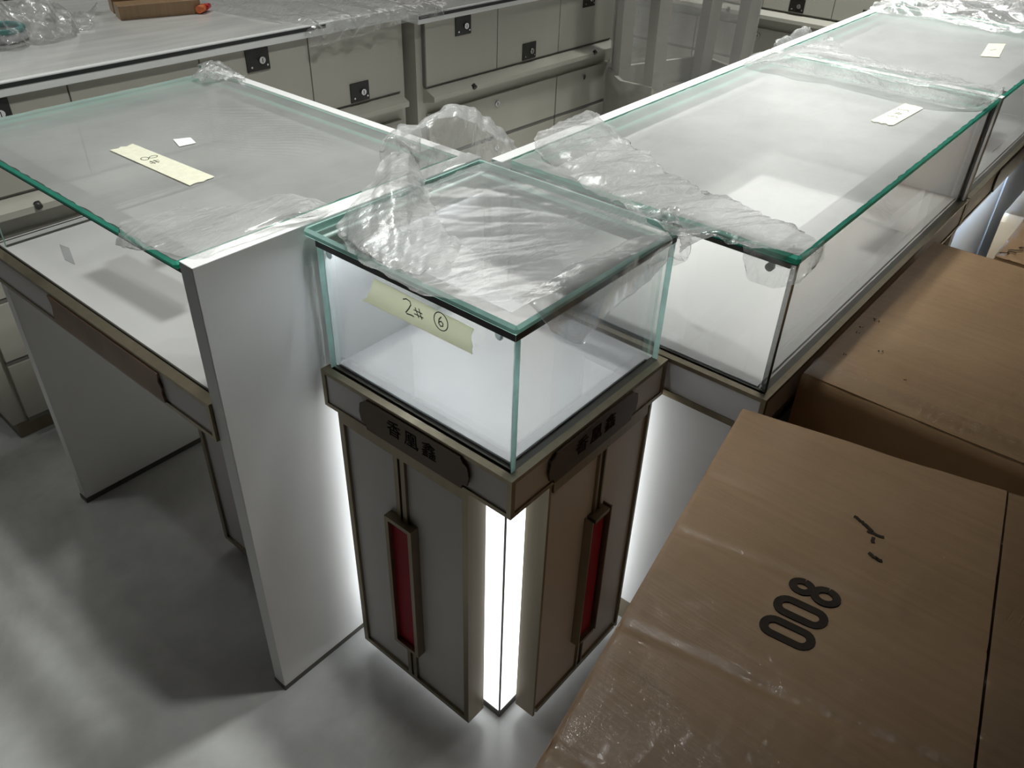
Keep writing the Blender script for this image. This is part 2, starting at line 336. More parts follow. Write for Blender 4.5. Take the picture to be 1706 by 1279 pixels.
# ------------------------------------------------------------- corner pedestal with glass case
A_, B_ = .434, .431
ped = thing('display_pedestal', 'small square corner pedestal with a glass case, red inlaid doors and a glowing white core', 'display case', (.217, .215, 0))
def door_leaf(fm, nm, root, hand):
    """decorated door leaf in local (a along face, z up, d depth outward 0..)"""
    a0, a1, z0, z1, T = .088, .397, .036, H2, .044
    def bx(mb, p0, p1, q0, q1, d0, d1, m): mb.box(*fm(p0, p1, d0, d1), q0, q1, m)
    b = MB(); bx(b, a0+.004, a1-.004, z0+.004, z1-.001, .006, T, 'skirt'); dr = under(b.build('door'), root)
    f = MB(); w = .012
    bx(f, a0, a0+w, z0, z1, 0, T+.001, 'brass'); bx(f, a1-w, a1, z0, z1, 0, T+.001, 'brass')
    bx(f, a0+w, a1-w, z0, z0+w, 0, T+.001, 'brass'); bx(f, a0+w, a1-w, z1-.02, z1, 0, T+.001, 'brass')
    o = f.build('door_frame'); o.parent = dr
    f = MB(); c = .246
    for q0, q1 in ((.498, z1-.02), (z0+w, .15)):
        f = MB(); bx(f, c-.013, c-.003, q0, q1, .000, .008, 'brass'); bx(f, c+.003, c+.013, q0, q1, .000, .008, 'brass'); bx(f, c-.003, c+.003, q0, q1, .004, .009, 'seal')
        o = f.build('mullion'); o.parent = dr
    f = MB(); w2 = .034; q0, q1 = .148, .502
    for s, e in ((c-w2, c-w2+.009), (c+w2-.009, c+w2)): bx(f, s, e, q0, q1, -.013, .008, 'brass')
    bx(f, c-w2+.009, c+w2-.009, q0, q0+.009, -.013, .008, 'brass'); bx(f, c-w2+.009, c+w2-.009, q1-.009, q1, -.013, .008, 'brass')
    o = f.build('inlay_frame'); o.parent = dr
    f = MB(); bx(f, c-w2+.009, c+w2-.009, q0+.009, q1-.009, -.003, .006, 'red'); o = f.build('red_inlay'); o.parent = dr; o['label'] = 'red lacquer inlay'
door_leaf(lambda p0, p1, d0, d1: (d0, d1, p0, p1), 'left', ped, 1)
door_leaf(lambda p0, p1, d0, d1: (p0+.008, p1+.002, d0, d1), 'right', ped, -1)
core = Bx('light_core', ped, .070, .404, .066, .428, .018, H2, 'glow')
m = MB(); m.box(.0685, .0715, .0645, .0675, .018, H2, 'groove'); m.box(.0685, .404, .0645, .428, .0, .018, 'profile')
m.build('core_trim').parent = core
skirt(ped, 0, A_, 0, B_, ('-x', '-y'))
Bx('display_deck', ped, .026, A_-.012, .026, B_-.004, H1-.004, H1+.002, 'deck')
bp = MB().prism(plate_outline(.125, .031), 0, .004, 'plate', lambda a, b, h: (-h, .207-a, .7045+b)).build('brand_plate'); under(bp, ped)
lettering('lettering', '香凰鑫', .034, (math.pi/2, 0, -math.pi/2), (-.0042, .207, .708), bp)
bp = MB().prism(plate_outline(.125, .031), 0, .004, 'plate', lambda a, b, h: (.212+a, -h, .7045+b)).build('brand_plate'); under(bp, ped)
lettering('lettering', '香凰鑫', .034, (math.pi/2, 0, 0), (.212, -.0042, .708), bp)
g0 = .0137
pane('glass_front', ped, g0, g0+G, g0, B_-.012, H1, .985)
pane('glass_side', ped, g0+G, A_-g0-.001, g0, g0+G, H1, .985)
pane('glass_back', ped, A_-g0-G, A_-g0, g0+G, B_-.012, H1, .985, 'glass')
Bx('inner_board', ped, g0+G+.001, A_-g0-G-.001, B_-.012, B_-.006, H1, .984, 'white')
pane('glass_top', ped, .008, .4225, .008, .4435, .985, 1.0)
m = MB(); e0, e1 = g0+G+.002, .405
for f in ((e0, e0+.028, e0, .417), (e0+.028, e1-.028, e0, e0+.028), (e1-.028, e1, e0, .417), (e0+.028, e1-.028, .381, .417)): m.box(*f, .9705, .9845, 'profile')
for f in ((g0-.001, g0+G+.0016, g0-.001, g0+.4),): pass
lp = under(m.build('light_profile'), ped)
under(MB().box(e0+.006, e0+.014, .05, .40, .9692, .9704, 'caseled').box(.05, .39, e0+.006, e0+.014, .9692, .9704, 'caseled').box(.05, .39, .409, .415, .9692, .9704, 'caseled').build('led_strip'), ped)
m = MB(); m.box(g0-.0008, g0-.0002, g0+.0, .42, .974, .9848, 'seal'); m.box(g0, .42, g0-.0008, g0-.0002, .974, .9848, 'seal'); under(m.build('black_seal'), ped)
m = MB(); m.box(g0+G, g0+G+.003, g0+G, .41, H1+.002, H1+.006, 'seal'); m.box(g0+G, .40, g0+G, g0+G+.003, H1+.002, H1+.006, 'seal'); under(m.build('deck_seal'), ped)
for p in ((g0+G, .405, .960), (g0+G, .052, .962)):
    under(MB().cyl((p[0], p[1], p[2]), (p[0]+.006, p[1], p[2]), .007, 'stud').cyl((p[0]+.006, p[1], p[2]), (p[0]+.009, p[1], p[2]), .005, 'stud').build('corner_stud'), ped)

# ------------------------------------------------------------- left desk case with its tall white side panel
desk = thing('display_desk', 'long left desk-height display case with a tall white side panel and film-covered glass top', 'display case', (.11, .88, 0))
X0, X1, Y0, Y1 = -.187, .402, .482, 1.285
Bx('side_panel', desk, -.1816, .430, .4465, .4805, .012, 1.0004, 'white', .0012)
Bx('panel_base_strip', desk, -.1826, .430, .4455, .4815, 0, .012, 'profile')
Bx('divider_panel', desk, -.178, .400, 1.292, 1.322, .014, H2, 'white', .0012)
Bx('panel_base_strip', desk, -.180, .400, 1.290, 1.324, 0, .014, 'profile')
skirt(desk, X0, X1, Y0, 1.324, ('-x',))
Bx('display_deck', desk, X0+.024, X1, Y0, 1.30, H1-.004, H1+.002, 'deck')
Bx('deck_seal', desk, X0+.0215, X0+.0245, Y0, 1.30, H1-.003, H1+.003, 'profile')
Bx('end_rail', desk, X0+.0, X1, 1.297, 1.300, H1+.0, H1+.003, 'seal')
Bx('back_board', desk, X1, X1+.022, .4808, 1.272, H2, 1.0, 'white', .001)
pane('glass_top', desk, X0-.001, X1, .4808, 1.282, .986, .999, 'edge_case')
pane('glass_end', desk, X0+.03, X1-.004, 1.266, 1.276, H1+.003, .970)
m = MB(); m.box(X0+.016, X0+.052, .4812, 1.26, .971, .9855, 'profile'); m.box(X1-.038, X1-.001, .4812, 1.26, .971, .9855, 'profile'); m.box(X0+.052, X1-.038, .4812, .503, .971, .9855, 'profile'); m.box(X0+.052, X1-.038, 1.238, 1.26, .971, .9855, 'profile'); under(m.build('light_profile'), desk)
[under(MB().box(x_, x_+.005, .55, 1.20, .9697, .9709, 'deskled').build('led_strip'), desk) for x_ in (X0+.026, X1-.007)]
Bx('black_seal', desk, X0+.008, X0+.0155, .4812, 1.26, .978, .9855, 'seal')
under(MB().prism([(-.20, -.030), (-.188, -.030), (.20, -.030), (.196, -.012), (.20, .0), (.192, .012), (.197, .030), (-.20, .030), (-.19, .01), (-.197, -.012)], 0, .003, 'plate_light', lambda a, b, h: (X0-h, .83-a, .7045+b)).build('brand_plate'), desk)
# cabinet under the desk
uc = thing('under_desk_cabinet', 'white cabinet with a metal-framed door under the left desk case', 'cabinet', (.19, .69, 0))
Bx('body', uc, -.010, .395, .4815, .885, .03, H2-.001, 'skirt')
Bx('plinth', uc, .03, .38, .50, .86, 0, .03, 'groove')
dr = Bx('door', uc, -.020, -.011, .4825, .875, .04, .640, 'skirt')
m = MB(); m.box(-.026, -.012, .873, .886, .032, .655, 'brass'); m.box(-.026, -.012, .4825, .873, .032, .044, 'brass'); m.box(-.026, -.012, .4825, .873, .642, .655, 'brass'); m.build('door_frame').parent = dr

# ------------------------------------------------------------- right wing: long cases
def long_case(x0, x1, label, lab2, near_end, wave=0):
    t = thing('display_case', label, 'display case', ((x0+x1)/2, .11, 0))
    ys, yb = -.188, .400
    skirt(t, x0, x1, ys, yb, ('-x', '-y'))
    Bx('display_deck', t, x0+.026, x1-.022, ys+.03, yb, H1-.004, H1+.002, 'deck')
    xb = x0 + .022
    b0 = .452 if near_end else x0+.004
    Bx('base', t, b0, x1-.03, ys+.05, yb+.02, .06, H2, 'white')
    m = MB(); m.box(b0-.002, x1-.03, ys+.03, ys+.05, 0, .06, 'brass'); m.box(b0-.002, b0+.001, ys+.05, yb+.02, 0, .06, 'brass'); under(m.build('plinth'), t)
    if near_end:
        m = MB(); m.box(b0-.004, b0, ys+.02, yb, H2-.012, H2, 'brass'); m.box(x0+.002, x0+.016, ys+.002, ys+.05, .0, H2, 'brass'); m.box(x1-.06, x1-.024, ys, ys+.05, .0, H2, 'skirt'); m.box(x0+.03, x1-.08, ys+.004, ys+.02, H2-.03, H2-.018, 'brass'); under(m.build('leg_frame'), t)
    pane('glass_end', t, xb-.008, xb+.004, ys+.012, yb-.006, H1, .985, 'edge_dark')
    pane('glass_front', t, xb+.004, x1-.024, ys+.012, ys+.024, H1, .985, 'edge_dark')
    pane('glass_top', t, xb-.008, x1-.0245, ys+.010, yb-.003, .985, 1.0, 'edge_case')
    Bx('back_board', t, x0-.004 if near_end else x0, x1, yb, yb+.026, H2, 1.001, 'white', .001)
    Bx('side_panel', t, x1-.024, x1, ys+.006, yb, H1, 1.002, 'white', .001)
    m = MB(); q0, q1, r0, r1 = xb+.006, x1-.026, ys+.026, yb-.004
    for f in ((q0, q1, r0, r0+.042), (q0, q0+.034, r0+.042, r1-.036), (q0, q1, r1-.036, r1)): m.box(*f, .970, .9845, 'profile')
    under(m.build('light_profile'), t)
    [under(MB().box(q0+.04, q1-.04, r_, r_+.006, .9687, .9699, 'caseled_warm').build('led_strip'), t) for r_ in (r0+.012, r1-.007)]
    under(MB().cyl((xb+.004, -.13, .962), (xb+.013, -.13, .962), .007, 'stud').build('corner_stud'), t)
    return t
c1 = long_case(.4385, 1.600, 'long right-hand glass display case beside the corner pedestal, film over its top', '', True)
c2 = long_case(1.606, 2.470, 'second glass display case along the right, behind the nearer long case', '', False)
c3 = long_case(2.476, 3.40, 'farthest glass display case on the right, under loose film', '', False)
bp = MB().prism(plate_outline(.17, .031), 0, .004, 'plate', lambda a, b, h: (2.05+a, -.188-h, .7045+b)).build('brand_plate'); under(bp, c2)
under(MB().box(1.64, 2.44, -.165, -.150, .645, .655, 'coolled').build('led_strip'), c2)

# ------------------------------------------------------------- back counters (seen from the staff side)
def counter(label, loc, rz, n, handles, top_h=.965, lip=.034, w=.366, drawers=True, dp=.60):
    t = thing('storage_counter', label, 'cabinet', loc, rz)
    L_ = n * w + .06
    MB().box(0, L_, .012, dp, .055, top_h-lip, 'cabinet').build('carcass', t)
    MB().box(.01, L_-.01, .02, .58, 0, .055, 'brass').build('plinth', t)
    wt = MB().box(-.012, L_+.002, -.022, dp+.02, top_h-lip, top_h, 'white', .002).build('worktop', t)
    MB().box(.006, L_-.012, -.006, dp+.01, top_h, top_h+.0012, 'worktop').build('glass_inlay', wt)
    MB().box(-.010, L_*.78, -.0235, -.0215, top_h-.014, top_h-.004, 'seal').build('edge_strip', wt)
    zt, zb = top_h-lip-.004, .700
    for i in range(n):
        x0 = .03 + i*w; h = handles[i]
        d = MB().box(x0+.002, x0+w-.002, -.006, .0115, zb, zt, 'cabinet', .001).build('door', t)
        MB().box(x0-.0015, x0+.0015, -.002, .0119, zb, zt, 'groove').box(x0, x0+w, -.001, .0118, zb-.006, zb-.001, 'groove').build('shadow_gap', d)
        if h:
            cx = x0 + w*.5; cz = zt-.032 if h > 0 else zb+.034
            MB().box(cx-.039, cx+.039, -.010, -.0062, cz-.031, cz+.031, 'black', .0008).build('lock_plate', d)
            q = MB().cyl((cx+.012, -.0101, cz-.002), (cx+.012, -.016, cz-.002), .010, 'chrome').box(cx+.011, cx+.013, -.0168, -.016, cz-.008, cz+.004, 'black'); q.build('lock_cylinder', d)
            q = MB().cyl((cx-.024, -.0101, cz-.018), (cx-.024, -.012, cz-.018), .003, 'chrome').build('screw', d)
            MB().cyl((cx+.03, -.0101, cz-.018), (cx+.03, -.012, cz-.018), .003, 'chrome').build('screw', d)
    # sloping ledge below the doors
    s = MB().prism([(.011, .695), (-.045, .672), (-.045, .655), (.011, .640)], .03, L_-.03, 'cabinet', lambda a, b, h: (h, a, b)).build('ledge', t)
    for i in range(n):
        if handles[i] >= 0 and i % 2 == 0: MB().cyl((.03+(i+.55)*w, -.040, .676), (.03+(i+.55)*w, -.052, .668), .009, 'black').build('ledge_lock', s)
    if drawers:
        for i in range(0, n, 2):
            x0 = .04 + i*w; x1 = min(L_-.03, .04+(i+2)*w-.008)
            for z0, z1 in ((.44, .60), (.26, .425), (.07, .245)):
                d = MB().box(x0, x1, -.004, .0115, z0, z1, 'cabinet', .001).build('drawer', t)
                MB().box(x0, x1, -.001, .0118, z0-.014, z0-.001, 'groove').build('shadow_gap', d)
                xc = (x0+x1)/2; MB().cyl((xc, -.0045, z1-.035), (xc, -.009, z1-.035), .011, 'chrome').box(xc-.0015, xc+.0015, -.0098, -.009, z1-.042, z1-.028, 'black').build('drawer_lock', d)
    return t
counter('white storage counter at the back left, behind the left desk case', (-.183, 1.665, 0), -.035, 4, [1, 0, 1, -1], .968, dp=.85)
counter('white storage counter at the back, between the film-covered worktop and the wrapped table', (1.375, 1.585, 0), -.035, 3, [1, -1, 1], .945, .03)
counter('white storage counter facing down the aisle beyond the wrapped table', (3.62, 2.5, 0), -math.pi/2, 6, [1, -1, 1, -1, -1, 1], .96)
counter('white storage counter far right, partly hidden by the far glass cases', (5.4, 3.0, 0), -math.pi/2, 8, [1, -1, 1, -1, 1, -1, 1, -1], .96)

# ------------------------------------------------------------- upturned wrapped table
ut = thing('upturned_table', 'upturned wooden table wrapped in film, legs in the air, beside the storage counter', 'table', (2.60, 1.24, 0), -.36)
MB().box(-.255, .255, -.15, .15, .48, .50, 'darkwood').build('tabletop', ut)
m = MB()
m.prism([(-.275, .0), (.275, .0), (.275, .60), (.12, .575), (-.12, .56), (-.22, .575), (-.275, .60)], 0, .018, 'greige', lambda a, b, h: (a, -.17+h, b))
m.prism([(-.152, .0), (.152, .0), (.152, .60), (.05, .575), (-.152, .60)], 0, .018, 'greige', lambda a, b, h: (-.275+h, a, b))
m.box(.257, .275, -.152, .152, 0, .60, 'greige').box(-.257, .257, .152, .17, 0, .60, 'greige'); m.build('apron', ut)
for (x, y) in ((-.225, -.115), (.225, -.115), (-.225, .115), (.225, .115)):
    MB().prism([(-.03, -.03), (.03, -.03), (.03, .03), (-.03, .03)], .5, 1.25, 'greige', lambda a, b, h, x=x, y=y: (x*(1+.12*(h-.5))+a, y+b, h)).build('leg', ut)
m = MB(); b = bmesh.new(); n_, k_ = 90, 40; g = []
for i in range(n_):
    a = 2*math.pi*i/n_; row = []
    for j in range(k_+1):
        z = .003 + 1.22*j/k_; e = 8 if z < .62 else 5
        ca, sa = math.cos(a), math.sin(a); r = (abs(ca)**e + abs(sa)**e) ** (-1/e)
        w_ = .008*noise.noise(Vector((ca*2, sa*2, z*1.2))) + .006*abs(noise.noise(Vector((ca*7, sa*7, z*2))))
        row.append(b.verts.new((ca*r*.288 + ca*w_, sa*r*.183 + sa*w_, z)))
    g.append(row)
for i in range(n_):
    for j in range(k_):
        f = b.faces.new((g[i][j], g[(i+1) % n_][j], g[(i+1) % n_][j+1], g[i][j+1])); f.smooth = True
m.mi('film_wrap'); m._merge(b)
fw = m.build('film_wrap', ut); fw['label'] = 'clear film wound round the legs and apron'

# ------------------------------------------------------------- film sheets
NET = {}
NET['ped'] = [[(0.05,0.408,1.004),(0.099,0.41,1.01),(0.168,0.4,1.012),(0.278,0.411,1.008),(0.391,0.415,1.006),(0.481,0.375,1.004)],[(0.021,0.368,1.004),(0.057,0.335,1.012),(0.136,0.312,1.008),(0.242,0.308,1.006),(0.355,0.299,1.006),(0.473,0.257,1.006)],[(-0.004,0.307,1.004),(0.037,0.261,1.01),(0.101,0.227,1.008),(0.199,0.205,1.006),(0.307,0.171,1.006),(0.443,0.134,1.006)],[(-0.015,0.231,1.004),(0.017,0.18,1.008),(0.076,0.144,1.008),(0.168,0.12,1.006),(0.27,0.084,1.006),(0.393,0.049,1.004)],[(-0.019,0.156,1.004),(0.005,0.101,1.006),(0.046,0.052,1.008),(0.117,0.036,1.008),(0.231,0.024,1.006),(0.38,0.004,1.004)]]
NET['ped_corner'] = [[(0.044,0.05,1.01),(0.11,0.046,1.012),(0.214,0.045,1.01),(0.307,0.033,1.01),(0.374,0.008,1.01)],[(0.051,0.019,1.008),(0.104,0.01,1.012),(0.193,0.009,1.01),(0.276,0.002,1.01),(0.353,-0.015,1.01)],[(0.058,0.004,0.99),(0.114,0.0,0.981),(0.193,-0.004,0.987),(0.281,-0.004,0.982),(0.379,-0.004,0.971)],[(0.09,-0.005,0.955),(0.125,-0.012,0.93),(0.173,-0.012,0.95),(0.262,-0.01,0.952),(0.335,-0.01,0.964)]]
NET['ped_tower'] = [[(0.02,0.334,1.006),(-0.001,0.233,1.01),(0.032,0.172,1.01),(0.124,0.175,1.008)],[(0.027,0.382,1.012),(0.012,0.298,1.016),(0.047,0.246,1.016),(0.128,0.246,1.012)],[(0.054,0.391,1.03),(0.068,0.344,1.04),(0.105,0.305,1.04),(0.181,0.324,1.015)],[(0.086,0.39,1.05),(0.111,0.363,1.06),(0.16,0.347,1.05),(0.227,0.382,1.02)],[(0.195,0.47,1.042),(0.228,0.46,1.051),(0.252,0.45,1.037),(0.28,0.45,1.013)],[(0.214,0.48,1.071),(0.233,0.47,1.084),(0.25,0.46,1.072),(0.277,0.46,1.038)],[(0.246,0.5,1.076),(0.268,0.5,1.081),(0.296,0.5,1.077),(0.325,0.5,1.065)]]
NET['ped_loop'] = [[(0.246,0.44,0.976),(0.299,0.44,0.977),(0.362,0.44,0.981),(0.419,0.44,0.985),(0.471,0.44,0.99),(0.521,0.44,0.991)],[(0.23,0.455,1.047),(0.308,0.455,1.029),(0.37,0.455,1.02),(0.436,0.455,1.015),(0.487,0.455,1.007),(0.546,0.455,0.988)],[(0.237,0.47,1.083),(0.311,0.47,1.078),(0.379,0.47,1.075),(0.444,0.47,1.06),(0.495,0.47,1.031),(0.561,0.47,0.985)],[(0.271,0.5,1.085),(0.326,0.5,1.086),(0.395,0.5,1.087),(0.46,0.5,1.075),(0.521,0.5,1.036),(0.587,0.5,0.977)],[(0.315,0.54,1.047),(0.372,0.54,1.05),(0.436,0.54,1.048),(0.504,0.54,1.03),(0.558,0.54,0.993),(0.616,0.54,0.947)]]
NET['right_strip'] = [[(0.519,0.391,1.004),(0.585,0.43,1.019),(0.666,0.44,1.028),(0.772,0.44,1.017),(0.817,0.42,0.979),(0.646,0.285,1.01)],[(0.501,0.355,1.004),(0.518,0.334,1.03),(0.59,0.332,1.03),(0.614,0.307,1.03),(0.644,0.271,1.02),(0.665,0.234,1.006)],[(0.462,0.276,1.004),(0.485,0.255,1.02),(0.54,0.241,1.02),(0.584,0.217,1.02),(0.622,0.201,1.012),(0.617,0.171,1.006)],[(0.431,0.176,1.006),(0.471,0.167,1.015),(0.52,0.156,1.015),(0.538,0.118,1.015),(0.571,0.082,1.01),(0.567,0.043,1.006)],[(0.411,0.09,1.006),(0.442,0.07,1.015),(0.466,0.045,1.02),(0.516,0.028,1.015),(0.556,0.003,1.01),(0.567,-0.031,1.006)],[(0.392,0.027,1.008),(0.44,0.006,1.012),(0.467,-0.022,1.014),(0.52,-0.037,1.012),(0.535,-0.063,1.01),(0.542,-0.092,1.006)],[(0.386,-0.005,1.0),(0.413,-0.037,1.008),(0.445,-0.066,1.01),(0.478,-0.101,1.01),(0.537,-0.125,1.008),(0.536,-0.147,1.005)],[(0.44,0.011,0.943),(0.444,-0.025,0.981),(0.425,-0.098,1.004),(0.44,-0.14,1.006),(0.47,-0.166,1.004),(0.522,-0.173,1.003)]]
NET['right_drop'] = [[(0.438,-0.087,1.004),(0.445,-0.119,1.004),(0.451,-0.155,1.004),(0.476,-0.178,1.003),(0.53,-0.181,1.003)],[(0.452,-0.089,0.974),(0.452,-0.122,0.974),(0.452,-0.162,0.975),(0.459,-0.19,0.986),(0.527,-0.186,0.99)],[(0.448,-0.1,0.952),(0.445,-0.134,0.958),(0.445,-0.17,0.965),(0.446,-0.195,0.978),(0.508,-0.19,0.983)],[(0.444,-0.113,0.94),(0.44,-0.15,0.944),(0.44,-0.177,0.957),(0.428,-0.198,0.982),(0.487,-0.193,0.977)]]
NET['ped_ribbon'] = [[(0.423,0.055,1.02),(0.428,0.044,1.025),(0.442,0.036,1.02)],[(0.378,0.02,1.02),(0.382,0.007,1.025),(0.394,-0.003,1.02)],[(0.41,0.026,0.981),(0.418,0.011,0.987),(0.425,-0.008,0.982)],[(0.405,0.009,0.957),(0.412,-0.002,0.963),(0.42,-0.015,0.967)],[(0.405,0.004,0.94),(0.41,-0.003,0.943),(0.415,-0.013,0.953)]]
NET['desk_lap'] = [[(0.086,0.453,1.006),(0.062,0.482,1.02),(0.037,0.526,1.02),(0.0,0.557,1.012),(-0.045,0.59,1.006),(-0.082,0.635,1.004)],[(0.065,0.451,1.006),(0.014,0.449,1.025),(-0.001,0.498,1.02),(-0.044,0.526,1.015),(-0.08,0.57,1.008),(-0.114,0.634,1.004)],[(0.013,0.453,1.006),(-0.009,0.467,1.012),(-0.044,0.479,1.015),(-0.072,0.517,1.01),(-0.115,0.565,1.006),(-0.16,0.651,1.004)],[(-0.053,0.455,1.004),(-0.076,0.466,1.008),(-0.102,0.488,1.01),(-0.13,0.524,1.008),(-0.162,0.57,1.006),(-0.179,0.645,1.002)],[(-0.112,0.461,1.003),(-0.132,0.474,1.006),(-0.156,0.499,1.006),(-0.174,0.536,1.0),(-0.192,0.554,1.0),(-0.192,0.634,0.993)],[(-0.153,0.46,1.003),(-0.165,0.47,1.004),(-0.177,0.497,1.002),(-0.19,0.523,1.004),(-0.195,0.565,0.994),(-0.197,0.642,0.976)]]
NET['desk_nub'] = [[(0.325,1.236,1.004),(0.322,1.172,1.02),(0.375,1.184,1.01),(0.388,1.123,1.004)],[(0.349,1.25,1.016),(0.381,1.25,1.018),(0.418,1.25,1.003),(0.444,1.22,0.984)],[(0.371,1.27,1.021),(0.396,1.27,1.027),(0.429,1.27,1.013),(0.451,1.24,0.99)],[(0.376,1.3,0.991),(0.406,1.3,0.995),(0.44,1.3,0.986),(0.474,1.28,0.967)]]
NET['joint'] = [[(1.46,0.44,0.975),(1.56,0.44,0.989),(1.71,0.44,0.976),(1.848,0.42,0.98),(1.948,0.42,0.995)],[(1.367,0.377,1.01),(1.385,0.316,1.03),(1.405,0.266,1.05),(1.559,0.264,1.03),(1.668,0.221,1.01)],[(1.424,0.313,1.006),(1.399,0.211,1.03),(1.404,0.157,1.045),(1.522,0.123,1.03),(1.659,0.088,1.006)],[(1.429,0.187,1.006),(1.392,0.089,1.03),(1.385,0.034,1.045),(1.516,0.003,1.03),(1.657,-0.032,1.006)],[(1.425,0.051,1.006),(1.375,-0.029,1.03),(1.381,-0.076,1.045),(1.5,-0.099,1.03),(1.656,-0.119,1.006)],[(1.411,-0.079,1.006),(1.408,-0.128,1.02),(1.438,-0.155,1.03),(1.553,-0.155,1.02),(1.661,-0.159,1.006)],[(1.402,-0.135,1.004),(1.424,-0.16,1.01),(1.477,-0.175,1.01),(1.463,-0.19,1.03),(1.517,-0.19,1.035)]]
NET['peak'] = [[(1.707,0.44,0.95),(1.794,0.44,0.969),(1.913,0.44,0.983)],[(1.711,0.46,0.995),(1.82,0.46,1.003),(1.936,0.46,1.007)],[(1.856,0.5,0.939),(1.958,0.5,0.949),(2.068,0.5,0.953)]]
NET['right_strip'] = [[(x, y, z if z < 1 else 1+(z-1)*.6) for x, y, z in r] for r in NET['right_strip']]
def tri(x): x = x % 1.0; return 4*abs(x-.5)-1
def cr(p, seed, amp, fr):
    rnd = random.Random(seed); s = 0; base = rnd.uniform(0, math.pi)
    wv = noise.noise_vector(Vector(p)*6+Vector((seed, 0, 0)))
    for k in range(5):
        th = base + rnd.uniform(-.55, .55); ff = fr*(1.7**k); ph = rnd.random()
        d = p[0]*math.cos(th)+p[1]*math.sin(th)+p[2]*rnd.uniform(-1, 1)
        s += tri(d*ff+ph+wv[k % 3]*.28)*amp/(1.75**k)
    return s
def catmull(P, t):
    n = len(P); i = min(int(t*(n-1)), n-2); f = t*(n-1)-i
    p0, p1, p2, p3 = P[max(i-1, 0)], P[i], P[i+1], P[min(i+2, n-1)]
    return tuple(.5*((2*p1[c])+(-p0[c]+p2[c])*f+(2*p0[c]-5*p1[c]+4*p2[c]-p3[c])*f*f+(-p0[c]+3*p1[c]-3*p2[c]+p3[c])*f**3) for c in range(3))
def film(name, net, nu, nv, amp, fr, seed, mat_, label, ragged=.006, keep=1.0012, floor_box=None, stretch=None):
    """thin crumpled sheet through a control net; stays above the glass tops it lies on"""
    b = bmesh.new(); G_ = []
    for i in range(nu+1):
        u = i/nu; row = []
        cols = [catmull([net[r][c] for r in range(len(net))], u) for c in range(len(net[0]))]
        for j in range(nv+1):
            v = j/nv; p = Vector(catmull(cols, v)); row.append(p)
        G_.append(row)
    V = []
    for i in range(nu+1):
        row = []
        for j in range(nv+1):
            p = G_[i][j]; du = G_[min(i+1, nu)][j]-G_[max(i-1, 0)][j]; dv = G_[i][min(j+1, nv)]-G_[i][max(j-1, 0)]
            n = du.cross(dv); n = n.normalized() if n.length > 1e-9 else Vector((0, 0, 1))
            if n.z < 0: n = -n
            q = p + n*cr(p, seed, amp, fr)
            if stretch: q = q + n*stretch(p)
            if i in (0, nu) or j in (0, nv):
                q = q + Vector((noise.noise(p*45), noise.noise(p*45+Vector((9, 0, 0))), 0))*ragged
            if keep and p.z >= .999 and q.z < keep: q.z = keep + (keep-q.z)*.35
            row.append(b.verts.new(q))
        V.append(row)
    for i in range(nu):
        for j in range(nv):
            f = b.faces.new((V[i][j], V[i+1][j], V[i+1][j+1], V[i][j+1])); f.smooth = True
    mb = MB(); mb.mi(mat_); mb._merge(b); o = mb.build(name); tag(o, label, 'plastic film'); return o
cp = Vector((.40, -.0, 0))
def fan(p):      # taut wrinkles running to the pinned right-hand corner
    a = math.atan2(p.y-cp.y, cp.x-p.x); r = (p-cp).xy.length
    return .0009*min(1, r*5)*(1-abs(math.sin(a*17+1.2*noise.noise(p*6))))**2
film('plastic_film', NET['ped'], 110, 90, .0007, 8, 3, 'film_taut', 'clear film stretched flat across the glass top of the corner pedestal', stretch=fan)
film('plastic_film', NET['ped_tower'], 110, 80, .006, 9, 5, 'film_white', 'bunched white crumple of film rising at the left edge of the pedestal top', keep=1.003)
film('plastic_film', NET['ped_loop'], 70, 90, .006, 6, 6, 'film', 'puffed-up loop of clear film standing behind the corner pedestal', keep=None)
film('plastic_film', NET['ped_corner'], 60, 80, .0022, 8, 7, 'film', 'film hanging over the right front edge of the corner pedestal', keep=None)
film('plastic_film', NET['ped_ribbon'], 60, 24, .006, 22, 8, 'film', 'twisted ribbon of film hanging between the pedestal and the long right case', keep=None)
film('plastic_film', NET['right_strip'], 130, 80, .0045, 10, 9, 'film_white', 'crumpled film bunched along the near end of the long right case', keep=1.0015)
film('plastic_film', NET['right_drop'], 50, 60, .0015, 9, 10, 'film', 'rounded flap of film drooping over the near corner of the long right case', keep=None)
film('plastic_film', NET['desk_lap'], 90, 90, .002, 7, 11, 'film', 'film lapped over the front edge of the left desk case', keep=1.0005)
film('plastic_film', NET['desk_nub'], 40, 50, .008, 18, 12, 'film', 'small knot of film at the back left corner of the left desk case', keep=None)
film('plastic_film', NET['joint'], 140, 70, .005, 6, 13, 'film', 'long ridge of crumpled film across the joint of the two right-hand cases', keep=1.004)
film('plastic_film', NET['peak'], 40, 40, .005, 9, 14, 'film', 'upright tuft of film at the back of the joint between the right-hand cases', keep=None)
film('plastic_film', [[(2.30, .42, 1.004), (2.5, .42, 1.03), (2.75, .42, 1.03), (3.1, .43, 1.02)], [(2.33, .2, 1.004), (2.5, .2, 1.04), (2.8, .2, 1.03), (3.1, .2, 1.02)], [(2.30, 0, 1.004), (2.45, 0, 1.05), (2.8, 0, 1.04), (3.1, 0, 1.02)], [(2.26, -.19, 1.004), (2.4, -.19, 1.03), (2.8, -.19, 1.03), (3.1, -.19, 1.02)]], 90, 90, .010, 5, 15, 'film', 'heap of loose film over the farthest right-hand case', keep=1.003)
